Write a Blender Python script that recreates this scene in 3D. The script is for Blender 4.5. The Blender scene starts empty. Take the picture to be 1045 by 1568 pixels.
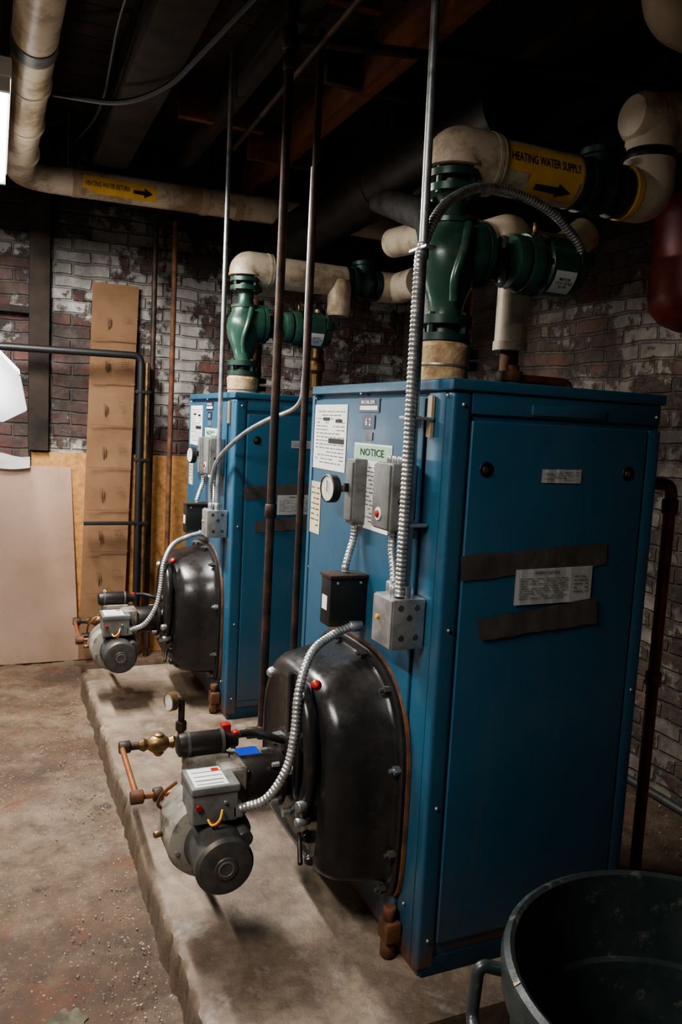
import bpy, bmesh, math, random
import numpy as np
from mathutils import Vector, Matrix, noise as mnoise
random.seed(7)
sc=bpy.context.scene
COL=sc.collection
try: sc.view_settings.look='AgX - Medium High Contrast'
except Exception: pass

# ------------------------------------------------------------------ materials
def newmat(name):
    m=bpy.data.materials.new(name); m.use_nodes=True
    nt=m.node_tree; b=nt.nodes["Principled BSDF"]
    return m,nt,b
def noise(nt,scale,detail=6,rough=.6,vec=None,dist=0):
    n=nt.nodes.new("ShaderNodeTexNoise"); n.inputs["Scale"].default_value=scale
    n.inputs["Detail"].default_value=detail; n.inputs["Roughness"].default_value=rough
    n.inputs["Distortion"].default_value=dist
    if vec is None:
        tc=nt.nodes.new("ShaderNodeTexCoord"); vec=tc.outputs["Object"]
    nt.links.new(vec,n.inputs["Vector"])
    return n.outputs["Fac"]
def stretched(nt,sx,sy,sz):
    tc=nt.nodes.new("ShaderNodeTexCoord"); mp=nt.nodes.new("ShaderNodeMapping")
    mp.inputs["Scale"].default_value=(sx,sy,sz); nt.links.new(tc.outputs["Object"],mp.inputs[0]); return mp.outputs[0]
def ramp(nt,fac,stops):
    r=nt.nodes.new("ShaderNodeValToRGB"); e=r.color_ramp.elements
    while len(e)<len(stops): e.new(.5)
    for i,(p,c) in enumerate(stops):
        e[i].position=p; e[i].color=(c[0],c[1],c[2],1) if isinstance(c,(tuple,list)) else (c,c,c,1)
    nt.links.new(fac,r.inputs[0]); return r.outputs[0]
def mix(nt,fac,a,b,blend='MIX'):
    m=nt.nodes.new("ShaderNodeMix"); m.data_type='RGBA'; m.blend_type=blend
    for s,v in ((m.inputs[0],fac),(m.inputs[6],a),(m.inputs[7],b)):
        if isinstance(v,(int,float)): s.default_value=v
        elif isinstance(v,(tuple,list)): s.default_value=(v[0],v[1],v[2],1)
        else: nt.links.new(v,s)
    return m.outputs[2]
def bump(nt,b,h,strength=.3,dist=.01):
    n=nt.nodes.new("ShaderNodeBump"); n.inputs["Strength"].default_value=strength; n.inputs["Distance"].default_value=dist
    nt.links.new(h,n.inputs["Height"]); nt.links.new(n.outputs[0],b.inputs["Normal"])
def M(name,c1,c2=None,rough=.5,metal=0.,scale=8.,bmp=0.,lo=.4,hi=.65,coat=0.,rvar=0.,bscale=None,dirt=None):
    m,nt,b=newmat(name)
    c2=c2 or tuple(x*.75 for x in c1)
    col=ramp(nt,noise(nt,scale),[(lo,c1),(hi,c2)])
    if dirt: col=mix(nt,ramp(nt,noise(nt,dirt[1],8,.75),[(dirt[2],0.),(dirt[2]+.12,dirt[3])]),col,dirt[0])
    nt.links.new(col,b.inputs["Base Color"])
    b.inputs["Roughness"].default_value=rough; b.inputs["Metallic"].default_value=metal
    if rvar:
        nt.links.new(ramp(nt,noise(nt,scale*2.3),[(.3,rough-rvar),(.7,rough+rvar)]),b.inputs["Roughness"])
    if coat: b.inputs["Coat Weight"].default_value=coat
    if bmp: bump(nt,b,noise(nt,bscale or scale*4),bmp,.005)
    return m
def mk_blue():
    m,nt,b=newmat("boiler_blue_enamel")
    base=ramp(nt,noise(nt,2.5),[(.3,(.030,.108,.178)),(.75,(.021,.080,.136))])
    sc1=ramp(nt,noise(nt,35,8,.75),[(.64,0.),(.70,1.)])
    big=ramp(nt,noise(nt,1.7,3),[(.46,0.),(.60,1.)])
    f=mix(nt,1.,sc1,big,'MULTIPLY')
    c=mix(nt,f,base,(.10,.065,.045))
    c=mix(nt,ramp(nt,noise(nt,1,8,.7,stretched(nt,22,22,1.6)),[(.55,0.),(.75,.35)]),c,(.085,.10,.105))
    tc=nt.nodes.new("ShaderNodeTexCoord"); sp=nt.nodes.new("ShaderNodeSeparateXYZ"); nt.links.new(tc.outputs["Object"],sp.inputs[0])
    gz=ramp(nt,sp.outputs[2],[(0.,1.),(.28,0.)])
    gm=mix(nt,1.,gz,ramp(nt,noise(nt,9,8,.7),[(.35,0.),(.60,1.)]),'MULTIPLY')
    c=mix(nt,gm,c,(.07,.055,.045))
    rz=ramp(nt,sp.outputs[2],[(0.01,1.),(.09,0.)])
    rm=mix(nt,1.,rz,ramp(nt,noise(nt,14,8,.7),[(.42,0.),(.52,1.)]),'MULTIPLY')
    c=mix(nt,rm,c,(.15,.06,.03))
    c=mix(nt,ramp(nt,noise(nt,4,10,.75),[(.48,0.),(.8,.28)]),c,(.13,.155,.165))
    nt.links.new(c,b.inputs["Base Color"])
    nt.links.new(ramp(nt,noise(nt,5,8),[(.3,.30),(.75,.50)]),b.inputs["Roughness"])
    bump(nt,b,noise(nt,1.2,2),.14,.03)
    return m
blue=mk_blue()
bluedark=M("boiler_seam_blue",(.006,.035,.06),None,.5)
blackcast=M("black_cast_iron",(.014,.014,.015),(.03,.027,.025),.30,.0,7,.08,.4,.8,rvar=.10,bscale=45,dirt=((.075,.062,.05),6,.55,.35))
blacksteel=M("black_steel",(.015,.014,.014),(.035,.025,.02),.42,.3,9)
blackplastic=M("black_plastic",(.012,.012,.012),None,.5)
greycase=M("grey_case",(.19,.195,.19),(.13,.13,.125),.5,.2,14,dirt=((.08,.06,.045),16,.53,.7))
darkgrey=M("motor_grey",(.085,.085,.085),(.055,.053,.05),.5,.3,20,dirt=((.13,.095,.06),12,.52,.6))
housing=M("burner_housing_grey",(.32,.30,.25),(.15,.13,.10),.55,.1,9,.1,dirt=((.07,.05,.035),14,.48,.8))
galv=M("galvanized_steel",(.48,.49,.49),(.30,.31,.31),.40,.75,22,rvar=.08,dirt=((.14,.11,.08),18,.58,.5))
flexm=M("flex_steel",(.58,.58,.57),(.33,.33,.33),.40,.75,30)
rust=M("rusty_iron",(.09,.045,.028),(.22,.09,.04),.75,.2,18,.3)
pipeblk=M("iron_pipe",(.035,.026,.022),(.11,.06,.04),.6,.4,10,.2,.45,.7)
brass=M("brass",(.30,.19,.08),(.13,.085,.05),.42,.8,22)
copper=M("copper_brown",(.36,.14,.06),(.17,.075,.04),.45,.5,12)
green=M("pump_green",(.038,.098,.070),(.020,.055,.040),.3,.1,9,.1,.4,.7,rvar=.07,bscale=40,dirt=((.12,.10,.055),7,.50,.5))
greend=M("valve_dark_green",(.022,.056,.042),(.012,.030,.024),.42,.1,9,.1)
pvc=M("insulation_white",(.70,.60,.46),(.53,.41,.28),.42,0,4,.1,.35,.75,bscale=8,dirt=((.20,.125,.065),4,.48,.65))
pvcw=M("insulation_tan",(.50,.38,.25),(.36,.25,.15),.6,0,5,.1)
straw=M("straw_insulation",(.60,.43,.24),(.34,.20,.10),.85,0,22,.8)
yellow=M("label_yellow",(.88,.52,.03),(.74,.40,.02),.5,0,9)
ink=M("ink_black",(.012,.012,.012),None,.6)
greyink=M("ink_grey",(.16,.16,.17),None,.6)
paper=M("paper_white",(.80,.79,.76),(.70,.69,.66),.6,0,7)
papery=M("paper_aged",(.66,.58,.40),(.55,.47,.30),.6,0,7)
papergr=M("paper_green",(.30,.52,.34),(.42,.6,.44),.6,0,6)
tape=M("duct_tape",(.19,.175,.16),(.12,.11,.10),.5,0,12,.2)
labelblk=M("label_dark",(.02,.03,.06),None,.4)
red=M("red_paint",(.42,.02,.015),(.25,.015,.01),.4,0,9)
tankred=M("tank_red",(.14,.016,.011),(.08,.01,.008),.42,.1,6)
bluebox=M("blue_plastic",(.01,.05,.45),None,.4)
canm=M("bin_dark_plastic",(.020,.028,.028),(.036,.044,.044),.36,0,14,.1,.4,.75,rvar=.1,dirt=((.19,.175,.15),24,.55,.45))
scuff=M("bin_scuff",(.5,.38,.16),None,.7)
ply=M("plywood_pink",(.70,.50,.38),(.58,.40,.29),.75,0,2.5,.05,dirt=((.42,.27,.17),1.3,.5,.5))
card=M("cardboard",(.42,.255,.145),(.35,.20,.11),.85,0,6,.05)
cardprint=M("cardboard_print",(.16,.085,.05),None,.85)
osb=M("osb_board",(.50,.26,.09),(.30,.15,.055),.8,0,26,.3)
woodd=M("dark_joist_wood",(.036,.024,.017),(.013,.010,.008),.9,0,7,.3)
woodo=M("orange_joist_wood",(.17,.06,.023),(.08,.03,.014),.85,0,6,.3)
glass=M("gauge_glass",(.75,.75,.70),None,.2)
def clothmat():
    m,nt,b=newmat("umbrella_fabric"); b.inputs["Base Color"].default_value=(.88,.90,.93,1); b.inputs["Roughness"].default_value=.6
    tr=nt.nodes.new("ShaderNodeBsdfTranslucent"); tr.inputs[0].default_value=(.85,.88,.92,1)
    ms=nt.nodes.new("ShaderNodeMixShader"); ms.inputs[0].default_value=.4
    nt.links.new(b.outputs[0],ms.inputs[1]); nt.links.new(tr.outputs[0],ms.inputs[2]); nt.links.new(ms.outputs[0],nt.nodes["Material Output"].inputs[0]); return m
cloth=clothmat()

def brickmat(name,axis,palette,paintamt,seed):
    m,nt,b=newmat(name)
    tc=nt.nodes.new("ShaderNodeTexCoord"); sp=nt.nodes.new("ShaderNodeSeparateXYZ"); cb=nt.nodes.new("ShaderNodeCombineXYZ")
    nt.links.new(tc.outputs["Object"],sp.inputs[0])
    nz=nt.nodes.new("ShaderNodeTexNoise"); nz.inputs["Scale"].default_value=4.5; nz.inputs["Detail"].default_value=6
    nt.links.new(tc.outputs["Object"],nz.inputs["Vector"])
    nt.links.new(sp.outputs[axis],cb.inputs[0]); nt.links.new(sp.outputs[2],cb.inputs[1])
    sub=nt.nodes.new("ShaderNodeVectorMath"); sub.operation='SCALE'; sub.inputs[3].default_value=.045
    nt.links.new(nz.outputs["Color"],sub.inputs[0])
    add=nt.nodes.new("ShaderNodeVectorMath"); add.operation='ADD'
    nt.links.new(cb.outputs[0],add.inputs[0]); nt.links.new(sub.outputs[0],add.inputs[1])
    br=nt.nodes.new("ShaderNodeTexBrick"); nt.links.new(add.outputs[0],br.inputs["Vector"])
    br.inputs["Scale"].default_value=1; br.inputs["Brick Width"].default_value=.215; br.inputs["Row Height"].default_value=.073
    br.inputs["Mortar Size"].default_value=.010; br.inputs["Mortar Smooth"].default_value=.6; br.inputs["Bias"].default_value=-.1
    br.inputs["Color1"].default_value=(*palette[0],1); br.inputs["Color2"].default_value=(*palette[1],1); br.inputs["Mortar"].default_value=(*palette[2],1)
    br2=nt.nodes.new("ShaderNodeTexBrick"); nt.links.new(add.outputs[0],br2.inputs["Vector"])
    for k,v in (("Scale",1),("Brick Width",.215),("Row Height",.073),("Mortar Size",.0),("Bias",0.)): br2.inputs[k].default_value=v
    br2.inputs["Color1"].default_value=(0,0,0,1); br2.inputs["Color2"].default_value=(1,1,1,1); br2.inputs["Mortar"].default_value=(.5,.5,.5,1)
    n2=noise(nt,1.9,8,.62); n3=noise(nt,9,8,.7)
    c=mix(nt,ramp(nt,n3,[(.40,0.),(.56,.85)]),br.outputs["Color"],palette[3])
    c=mix(nt,ramp(nt,noise(nt,5,10,.75),[(.46,0.),(.60,.5)]),c,palette[5])
    def add2(a,b_,k):
        q=nt.nodes.new("ShaderNodeMath"); q.operation='MULTIPLY_ADD'; nt.links.new(b_,q.inputs[0]); q.inputs[1].default_value=k; nt.links.new(a,q.inputs[2]); return q.outputs[0]
    v=add2(n2,noise(nt,11,8,.7),.45); v=add2(v,br2.outputs["Color"],.08); v=add2(v,sp.outputs[2],-.05)
    pf=ramp(nt,v,[(paintamt,0.),(paintamt+.045,1.)])
    pcol=ramp(nt,noise(nt,5,8,.7),[(.35,palette[4]),(.68,tuple(v_*.42 for v_ in palette[4]))])
    pcol=mix(nt,ramp(nt,br.outputs["Fac"],[(0.,0.),(1.,.6)]),pcol,tuple(v_*.35 for v_ in palette[4]))
    c=mix(nt,pf,c,pcol)
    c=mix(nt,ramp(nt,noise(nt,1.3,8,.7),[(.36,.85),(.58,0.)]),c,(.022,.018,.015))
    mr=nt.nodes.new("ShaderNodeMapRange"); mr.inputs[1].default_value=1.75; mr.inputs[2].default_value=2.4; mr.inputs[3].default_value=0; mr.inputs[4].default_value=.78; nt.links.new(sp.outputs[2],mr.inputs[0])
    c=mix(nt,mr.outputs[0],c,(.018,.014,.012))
    nt.links.new(c,b.inputs["Base Color"]); b.inputs["Roughness"].default_value=.85
    inv=nt.nodes.new("ShaderNodeInvert"); nt.links.new(br.outputs["Fac"],inv.inputs["Color"])
    h=mix(nt,.5,inv.outputs[0],n3)
    h=mix(nt,.2,h,pf)
    bump(nt,b,h,1.,.03)
    return m
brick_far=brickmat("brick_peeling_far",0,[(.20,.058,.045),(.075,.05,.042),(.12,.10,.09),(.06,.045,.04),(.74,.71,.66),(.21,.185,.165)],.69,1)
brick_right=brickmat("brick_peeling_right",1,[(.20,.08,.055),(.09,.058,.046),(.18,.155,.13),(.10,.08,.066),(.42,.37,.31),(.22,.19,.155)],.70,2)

def floormat():
    m,nt,b=newmat("dirty_concrete_floor")
    a=ramp(nt,noise(nt,1.3,10,.62),[(.34,(.235,.165,.105)),(.46,(.165,.11,.07)),(.55,(.11,.066,.041)),(.66,(.06,.036,.025))])
    d=ramp(nt,noise(nt,12,10,.72),[(.42,0.),(.66,.8)])
    c=mix(nt,d,a,(.06,.042,.03))
    c=mix(nt,ramp(nt,noise(nt,2.4,10,.72),[(.50,0.),(.64,.5)]),c,(.30,.235,.17))
    c=mix(nt,ramp(nt,noise(nt,3.5,9,.72),[(.55,0.),(.62,.7)]),c,(.15,.06,.034))
    c=mix(nt,ramp(nt,noise(nt,6,10,.8),[(.60,0.),(.64,.7)]),c,(.035,.026,.02))
    c=mix(nt,ramp(nt,noise(nt,90,3,.6),[(.64,0.),(.69,.55)]),c,(.5,.43,.35))
    nt.links.new(c,b.inputs["Base Color"]); b.inputs["Roughness"].default_value=.64
    bump(nt,b,noise(nt,22,10,.75),.8,.012)
    return m
floor_m=floormat()
def padmat():
    m,nt,b=newmat("pad_concrete")
    a=ramp(nt,noise(nt,2.2,10,.66),[(.35,(.37,.30,.225)),(.5,(.25,.19,.138)),(.62,(.125,.088,.062))])
    c=mix(nt,ramp(nt,noise(nt,18,10,.75),[(.45,0.),(.7,.65)]),a,(.10,.075,.056))
    c=mix(nt,ramp(nt,noise(nt,4.5,8,.7),[(.56,0.),(.66,.5)]),c,(.47,.42,.35))
    c=mix(nt,ramp(nt,noise(nt,7,9,.75),[(.60,0.),(.66,.5)]),c,(.07,.05,.038))
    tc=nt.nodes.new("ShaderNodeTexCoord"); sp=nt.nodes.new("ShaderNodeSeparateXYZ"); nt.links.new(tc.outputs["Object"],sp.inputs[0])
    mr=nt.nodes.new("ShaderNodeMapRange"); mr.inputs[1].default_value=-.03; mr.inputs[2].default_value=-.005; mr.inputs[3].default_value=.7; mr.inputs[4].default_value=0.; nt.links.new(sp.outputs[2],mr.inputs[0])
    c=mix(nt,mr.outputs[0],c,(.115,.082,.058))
    nt.links.new(c,b.inputs["Base Color"]); nt.links.new(ramp(nt,noise(nt,5,8,.7),[(.35,.30),(.65,.68)]),b.inputs["Roughness"])
    bump(nt,b,noise(nt,12,12,.72),.6,.015)
    return m
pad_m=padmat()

# ------------------------------------------------------------------ builders
def group(name,loc=(0,0,0)):
    e=bpy.data.objects.new(name,None); e.empty_display_size=.1; COL.objects.link(e); e.location=loc; return e
def obj(name,me,mat,parent=None,smooth=False,auto=None):
    o=bpy.data.objects.new(name,me); COL.objects.link(o)
    if mat: me.materials.append(mat)
    if parent: o.parent=parent
    if smooth:
        for p in me.polygons: p.use_smooth=True
        if auto is not None:
            try:
                me.set_sharp_from_angle(angle=math.radians(auto))
            except Exception: pass
    return o
def box(name,x0,x1,y0,y1,z0,z1,mat,parent=None,bev=0.,seg=2):
    bm=bmesh.new(); bmesh.ops.create_cube(bm,size=1)
    for v in bm.verts:
        v.co=Vector((x0+(v.co.x+.5)*(x1-x0),y0+(v.co.y+.5)*(y1-y0),z0+(v.co.z+.5)*(z1-z0)))
    if bev: bmesh.ops.bevel(bm,geom=bm.edges[:],offset=bev,segments=seg,profile=.6,affect='EDGES')
    me=bpy.data.meshes.new(name); bm.to_mesh(me); bm.free()
    return obj(name,me,mat,parent,bev>0,35)
def frame(d):
    d=d.normalized(); a=Vector((0,0,1)) if abs(d.z)<.9 else Vector((1,0,0))
    u=d.cross(a).normalized(); return u,d.cross(u).normalized()
def fixn(me):
    bm=bmesh.new(); bm.from_mesh(me); bmesh.ops.recalc_face_normals(bm,faces=bm.faces[:]); bm.to_mesh(me); bm.free()
def sweep(name,pts,rad,mat,parent=None,seg=16,caps=True,auto=40):
    pts=[Vector(p) for p in pts]; n=len(pts)
    if not hasattr(rad,'__len__'): rad=[rad]*n
    vs=[];fs=[];T=[]
    for i in range(n):
        a=pts[max(i-1,0)]; b=pts[min(i+1,n-1)]; T.append((b-a).normalized())
    u,w=frame(T[0])
    for i in range(n):
        if i:
            q=T[i-1].rotation_difference(T[i]); u=q@u; w=q@w
        for k in range(seg):
            t=2*math.pi*k/seg
            vs.append(pts[i]+(u*math.cos(t)+w*math.sin(t))*rad[i])
    for i in range(n-1):
        for k in range(seg):
            a=i*seg+k;b=i*seg+(k+1)%seg
            fs.append((a,b,b+seg,a+seg))
    if caps: fs.append(tuple(range(seg))[::-1]); fs.append(tuple((n-1)*seg+k for k in range(seg)))
    me=bpy.data.meshes.new(name); me.from_pydata([tuple(v) for v in vs],[],fs); fixn(me)
    return obj(name,me,mat,parent,True,auto)
def fillet(pts,r,n=7):
    pts=[Vector(p) for p in pts]; out=[pts[0]]
    for i in range(1,len(pts)-1):
        p=pts[i];a=pts[i-1];b=pts[i+1]
        ra=min(r,(a-p).length*.49); rb=min(r,(b-p).length*.49); rr=min(ra,rb)
        A=p+(a-p).normalized()*rr; B=p+(b-p).normalized()*rr
        for k in range(n+1):
            t=k/n; out.append(A*(1-t)**2+p*2*t*(1-t)+B*t*t)
    out.append(pts[-1]); return out
def tube(name,pts,r,mat,parent=None,fr=.05,seg=16):
    return sweep(name,fillet(pts,fr),r,mat,parent,seg)
def cyl(name,a,b,r,mat,parent=None,seg=28,r2=None,bev=.15):
    a=Vector(a);b=Vector(b);r2=r if r2 is None else r2
    L=(b-a).length; e=min(r*bev,L*.2); d=(b-a).normalized()
    return sweep(name,[a,a+d*.0001,a+d*e,b-d*e,b-d*.0001,b],[r-e*.9,r-e*.8,r,r2,r2-e*.8,r2-e*.9],mat,parent,seg)
def lathe(name,o,d,prof,mat,parent=None,seg=32,auto=35):
    o=Vector(o); d=Vector(d).normalized(); u,w=frame(d)
    vs=[];fs=[];n=len(prof)
    for s,r in prof:
        for k in range(seg):
            t=2*math.pi*k/seg; vs.append(tuple(o+d*s+(u*math.cos(t)+w*math.sin(t))*max(r,.0002)))
    for i in range(n-1):
        for k in range(seg):
            a=i*seg+k;b=i*seg+(k+1)%seg; fs.append((a,b,b+seg,a+seg))
    fs.append(tuple(range(seg))[::-1]); fs.append(tuple((n-1)*seg+k for k in range(seg)))
    me=bpy.data.meshes.new(name); me.from_pydata(vs,[],fs); fixn(me)
    return obj(name,me,mat,parent,True,auto)
def catmull(pts,n=10):
    P=[Vector(p) for p in pts]; P=[P[0]*2-P[1]]+P+[P[-1]*2-P[-2]]; out=[]
    for i in range(1,len(P)-2):
        for k in range(n):
            t=k/n; a,b,c,d=P[i-1:i+3]
            out.append(.5*((2*b)+(c-a)*t+(2*a-5*b+4*c-d)*t*t+(3*b-a-3*c+d)*t**3))
    out.append(P[-2]); return out
def flex(name,pts,r,mat,parent=None,pitch=.011):
    c=catmull(pts,24); L=[0]
    for i in range(1,len(c)): L.append(L[-1]+(c[i]-c[i-1]).length)
    out=[];rad=[];s=0;i=0;k=0;step=pitch/4
    while s<L[-1]:
        while i<len(L)-2 and L[i+1]<s: i+=1
        t=(s-L[i])/max(1e-9,L[i+1]-L[i]); out.append(c[i].lerp(c[i+1],t))
        rad.append(r*(1,.97,.78,.97)[k%4]); k+=1; s+=step
    return sweep(name,out,rad,mat,parent,12,auto=80)
def bolts(name,o,d,R,n,r,h,mat,parent,ph=0):
    o=Vector(o);d=Vector(d).normalized();u,w=frame(d)
    bm=bmesh.new()
    for k in range(n):
        t=2*math.pi*k/n+ph; c=o+(u*math.cos(t)+w*math.sin(t))*R
        mt=Matrix.Translation(c+d*h/2)@d.to_track_quat('Z','Y').to_matrix().to_4x4()
        bmesh.ops.create_cone(bm,cap_ends=True,segments=6,radius1=r,radius2=r*.9,depth=h,matrix=mt)
    me=bpy.data.meshes.new(name);bm.to_mesh(me);bm.free()
    return obj(name,me,mat,parent)
def textmesh(body,size):
    cu=bpy.data.curves.new("t",'FONT'); cu.body=body; cu.size=size; cu.align_x='CENTER'; cu.align_y='CENTER'; cu.resolution_u=2; cu.offset=size*.012
    o=bpy.data.objects.new("t",cu); COL.objects.link(o); bpy.context.view_layer.update()
    me=bpy.data.meshes.new_from_object(o.evaluated_get(bpy.context.evaluated_depsgraph_get()))
    bpy.data.objects.remove(o); return me
def text(name,body,size,c,side,mat,parent=None,width=None):
    me=textmesh(body,size); X,Y={'front':(Vector((0,-1,0)),Vector((0,0,1))),'side':(Vector((1,0,0)),Vector((0,0,1)))}[side]
    xs=[v.co.x for v in me.vertices]; k=1
    if width and xs: k=width/(max(xs)-min(xs))
    for v in me.vertices: v.co=Vector(c)+X*v.co.x*k+Y*v.co.y
    me.materials.clear()
    return obj(name,me,mat,parent)
def wraptext(name,body,size,xc,yc,zc,R,ang,mat,parent,width=None):
    me=textmesh(body,size); bm=bmesh.new(); bm.from_mesh(me)
    xs=[v.co.x for v in bm.verts]; k=1 if not width else width/(max(xs)-min(xs))
    bmesh.ops.triangulate(bm,faces=bm.faces[:])
    bmesh.ops.subdivide_edges(bm,edges=bm.edges[:],cuts=2)
    for v in bm.verts:
        a=ang+v.co.y/R; v.co=Vector((xc+v.co.x*k,yc-R*math.cos(a),zc+R*math.sin(a)))
    bm.to_mesh(me);bm.free(); me.materials.clear()
    return obj(name,me,mat,parent)
def wrapband(name,x0,x1,yc,zc,R,a0,a1,mat,parent,n=14,poly=None):
    bm=bmesh.new(); rows=[]
    for i in range(n+1):
        a=a0+(a1-a0)*i/n
        if poly: xa,xb=poly(i/n)
        else: xa,xb=x0,x1
        rows.append([bm.verts.new((x,yc-R*math.cos(a),zc+R*math.sin(a))) for x in (xa,xb)])
    for i in range(n): bm.faces.new((rows[i][0],rows[i][1],rows[i+1][1],rows[i+1][0]))
    me=bpy.data.meshes.new(name);bm.to_mesh(me);bm.free()
    return obj(name,me,mat,parent,True)
def doclines(name,u0,u1,v0,v1,side,off,n,mat,parent,seed=0):
    rnd=random.Random(seed); bm=bmesh.new()
    for i in range(n):
        v=v1-(v1-v0)*(i+.7)/(n+.6); h=(v1-v0)/(n+.6)*.28; u=u0
        while u<u1-.01:
            L=min(rnd.uniform(.008,.04),u1-u)
            if rnd.random()<.85:
                q=[]
                for (a,b) in ((u,v),(u+L*.9,v),(u+L*.9,v+h),(u,v+h)):
                    q.append(bm.verts.new((off,a,b) if side=='front' else (a,off,b)))
                bm.faces.new(q)
            u+=L+.004
    me=bpy.data.meshes.new(name);bm.to_mesh(me);bm.free(); return obj(name,me,mat,parent)

# ------------------------------------------------------------------ room
XW=1.65; YF=3.42; ZF=-.12; ZC=2.97
def make_floor():
    x0,x1,y0,y1=-2.6,XW+.1,-3.0,YF+.1; s=.018
    nx=int((x1-x0)/s); ny=int((y1-y0)/s)
    def ss(a,b,v):
        t=min(1,max(0,(v-a)/(b-a))); return t*t*(3-2*t)
    vs=[]
    for j in range(ny+1):
        yy=y0+(y1-y0)*j/ny
        for i in range(nx+1):
            xx=x0+(x1-x0)*i/nx
            if -1.7<xx<-.4 or xx>.7:
                n1=mnoise.fractal(Vector((xx*2.1,yy*2.1,3)),.9,2.1,6)
                n2=mnoise.fractal(Vector((xx*9,yy*9,7)),.8,2.1,4)
                z=-.007*ss(.02,.10,n1)-.006*ss(.28,.34,n1)+.0022*n2
            else: z=0
            vs.append((xx,yy,ZF+z))
    fs=[]
    for j in range(ny):
        for i in range(nx):
            a=j*(nx+1)+i; fs.append((a,a+1,a+nx+2,a+nx+1))
    me=bpy.data.meshes.new("floor"); me.from_pydata(vs,[],fs)
    obj("floor",me,floor_m,None,True)
make_floor()
box("wall_far",-2.6,XW+.1,YF,YF+.12,ZF,ZC+.3,brick_far)
box("wall_right",XW,XW+.12,-3.0,YF,ZF,ZC+.3,brick_right)
box("wall_left",-2.72,-2.6,-3.0,YF,ZF,ZC+.3,brick_right)
box("wall_back",-2.6,XW,-3.12,-3.0,ZF,ZC+.3,brick_far)
g=group("ceiling")
y=-3.0;i=0
while y<YF:
    w_=random.uniform(.12,.2); box("deck_plank_%d"%i,-2.6,XW,y,min(y+w_-.006,YF),ZC,ZC+.03,woodd,g); y+=w_; i+=1
box("subfloor",-2.6,XW,-3.0,YF,ZC+.031,ZC+.1,woodd,g)
x=-2.3;i=0
while x<XW-.1:
    mt=woodo if i in (6,) else woodd
    box("joist_%d"%i,x-.025,x+.025,-3.0,YF,2.76,ZC,mt,g,.003); x+=.46; i+=1
box("bridging_beam",-.5,-.32,.2,YF,2.70,2.80,woodd,g,.01)
for i,(bx,by) in enumerate(((.02,2.3),(.48,1.6),(.02,1.0),(.94,1.9),(.48,2.7))):
    box("blocking_%d"%i,bx-.21,bx+.21,by,by+.04,2.78,2.95,woodo if i%2==0 else woodd,g,.003)

def make_pad():
    bm=bmesh.new(); ny=220; X0=-.54; X1=.78; Y0=-.14; Y1=2.72
    rnd=random.Random(3); rows=[]; j=0.;j2=0
    for i in range(ny+1):
        yy=Y0+(Y1-Y0)*i/ny; j=j*.85+rnd.uniform(-.004,.004); j2=j2*.5+rnd.uniform(-.004,.004)
        prof=[(X0-.008+j,ZF-.02),(X0-.004+j+j2,-.05),(X0+j,-.012+j2*.5),(X0+.008+j+abs(j2),-.001),(X0+.03,0),(-.2,0),(.2,0),(X1-.02,0),(X1,-.02),(X1,ZF-.02)]
        rows.append([bm.verts.new((a,yy,b)) for k,(a,b) in enumerate(prof)])
    for i in range(ny):
        for k in range(9): bm.faces.new((rows[i][k],rows[i+1][k],rows[i+1][k+1],rows[i][k+1]))
    bm.faces.new(rows[0]); bm.faces.new(rows[-1][::-1])
    bmesh.ops.recalc_face_normals(bm,faces=bm.faces[:])
    me=bpy.data.meshes.new("concrete_pad");bm.to_mesh(me);bm.free()
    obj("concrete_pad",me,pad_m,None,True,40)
make_pad()

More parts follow.
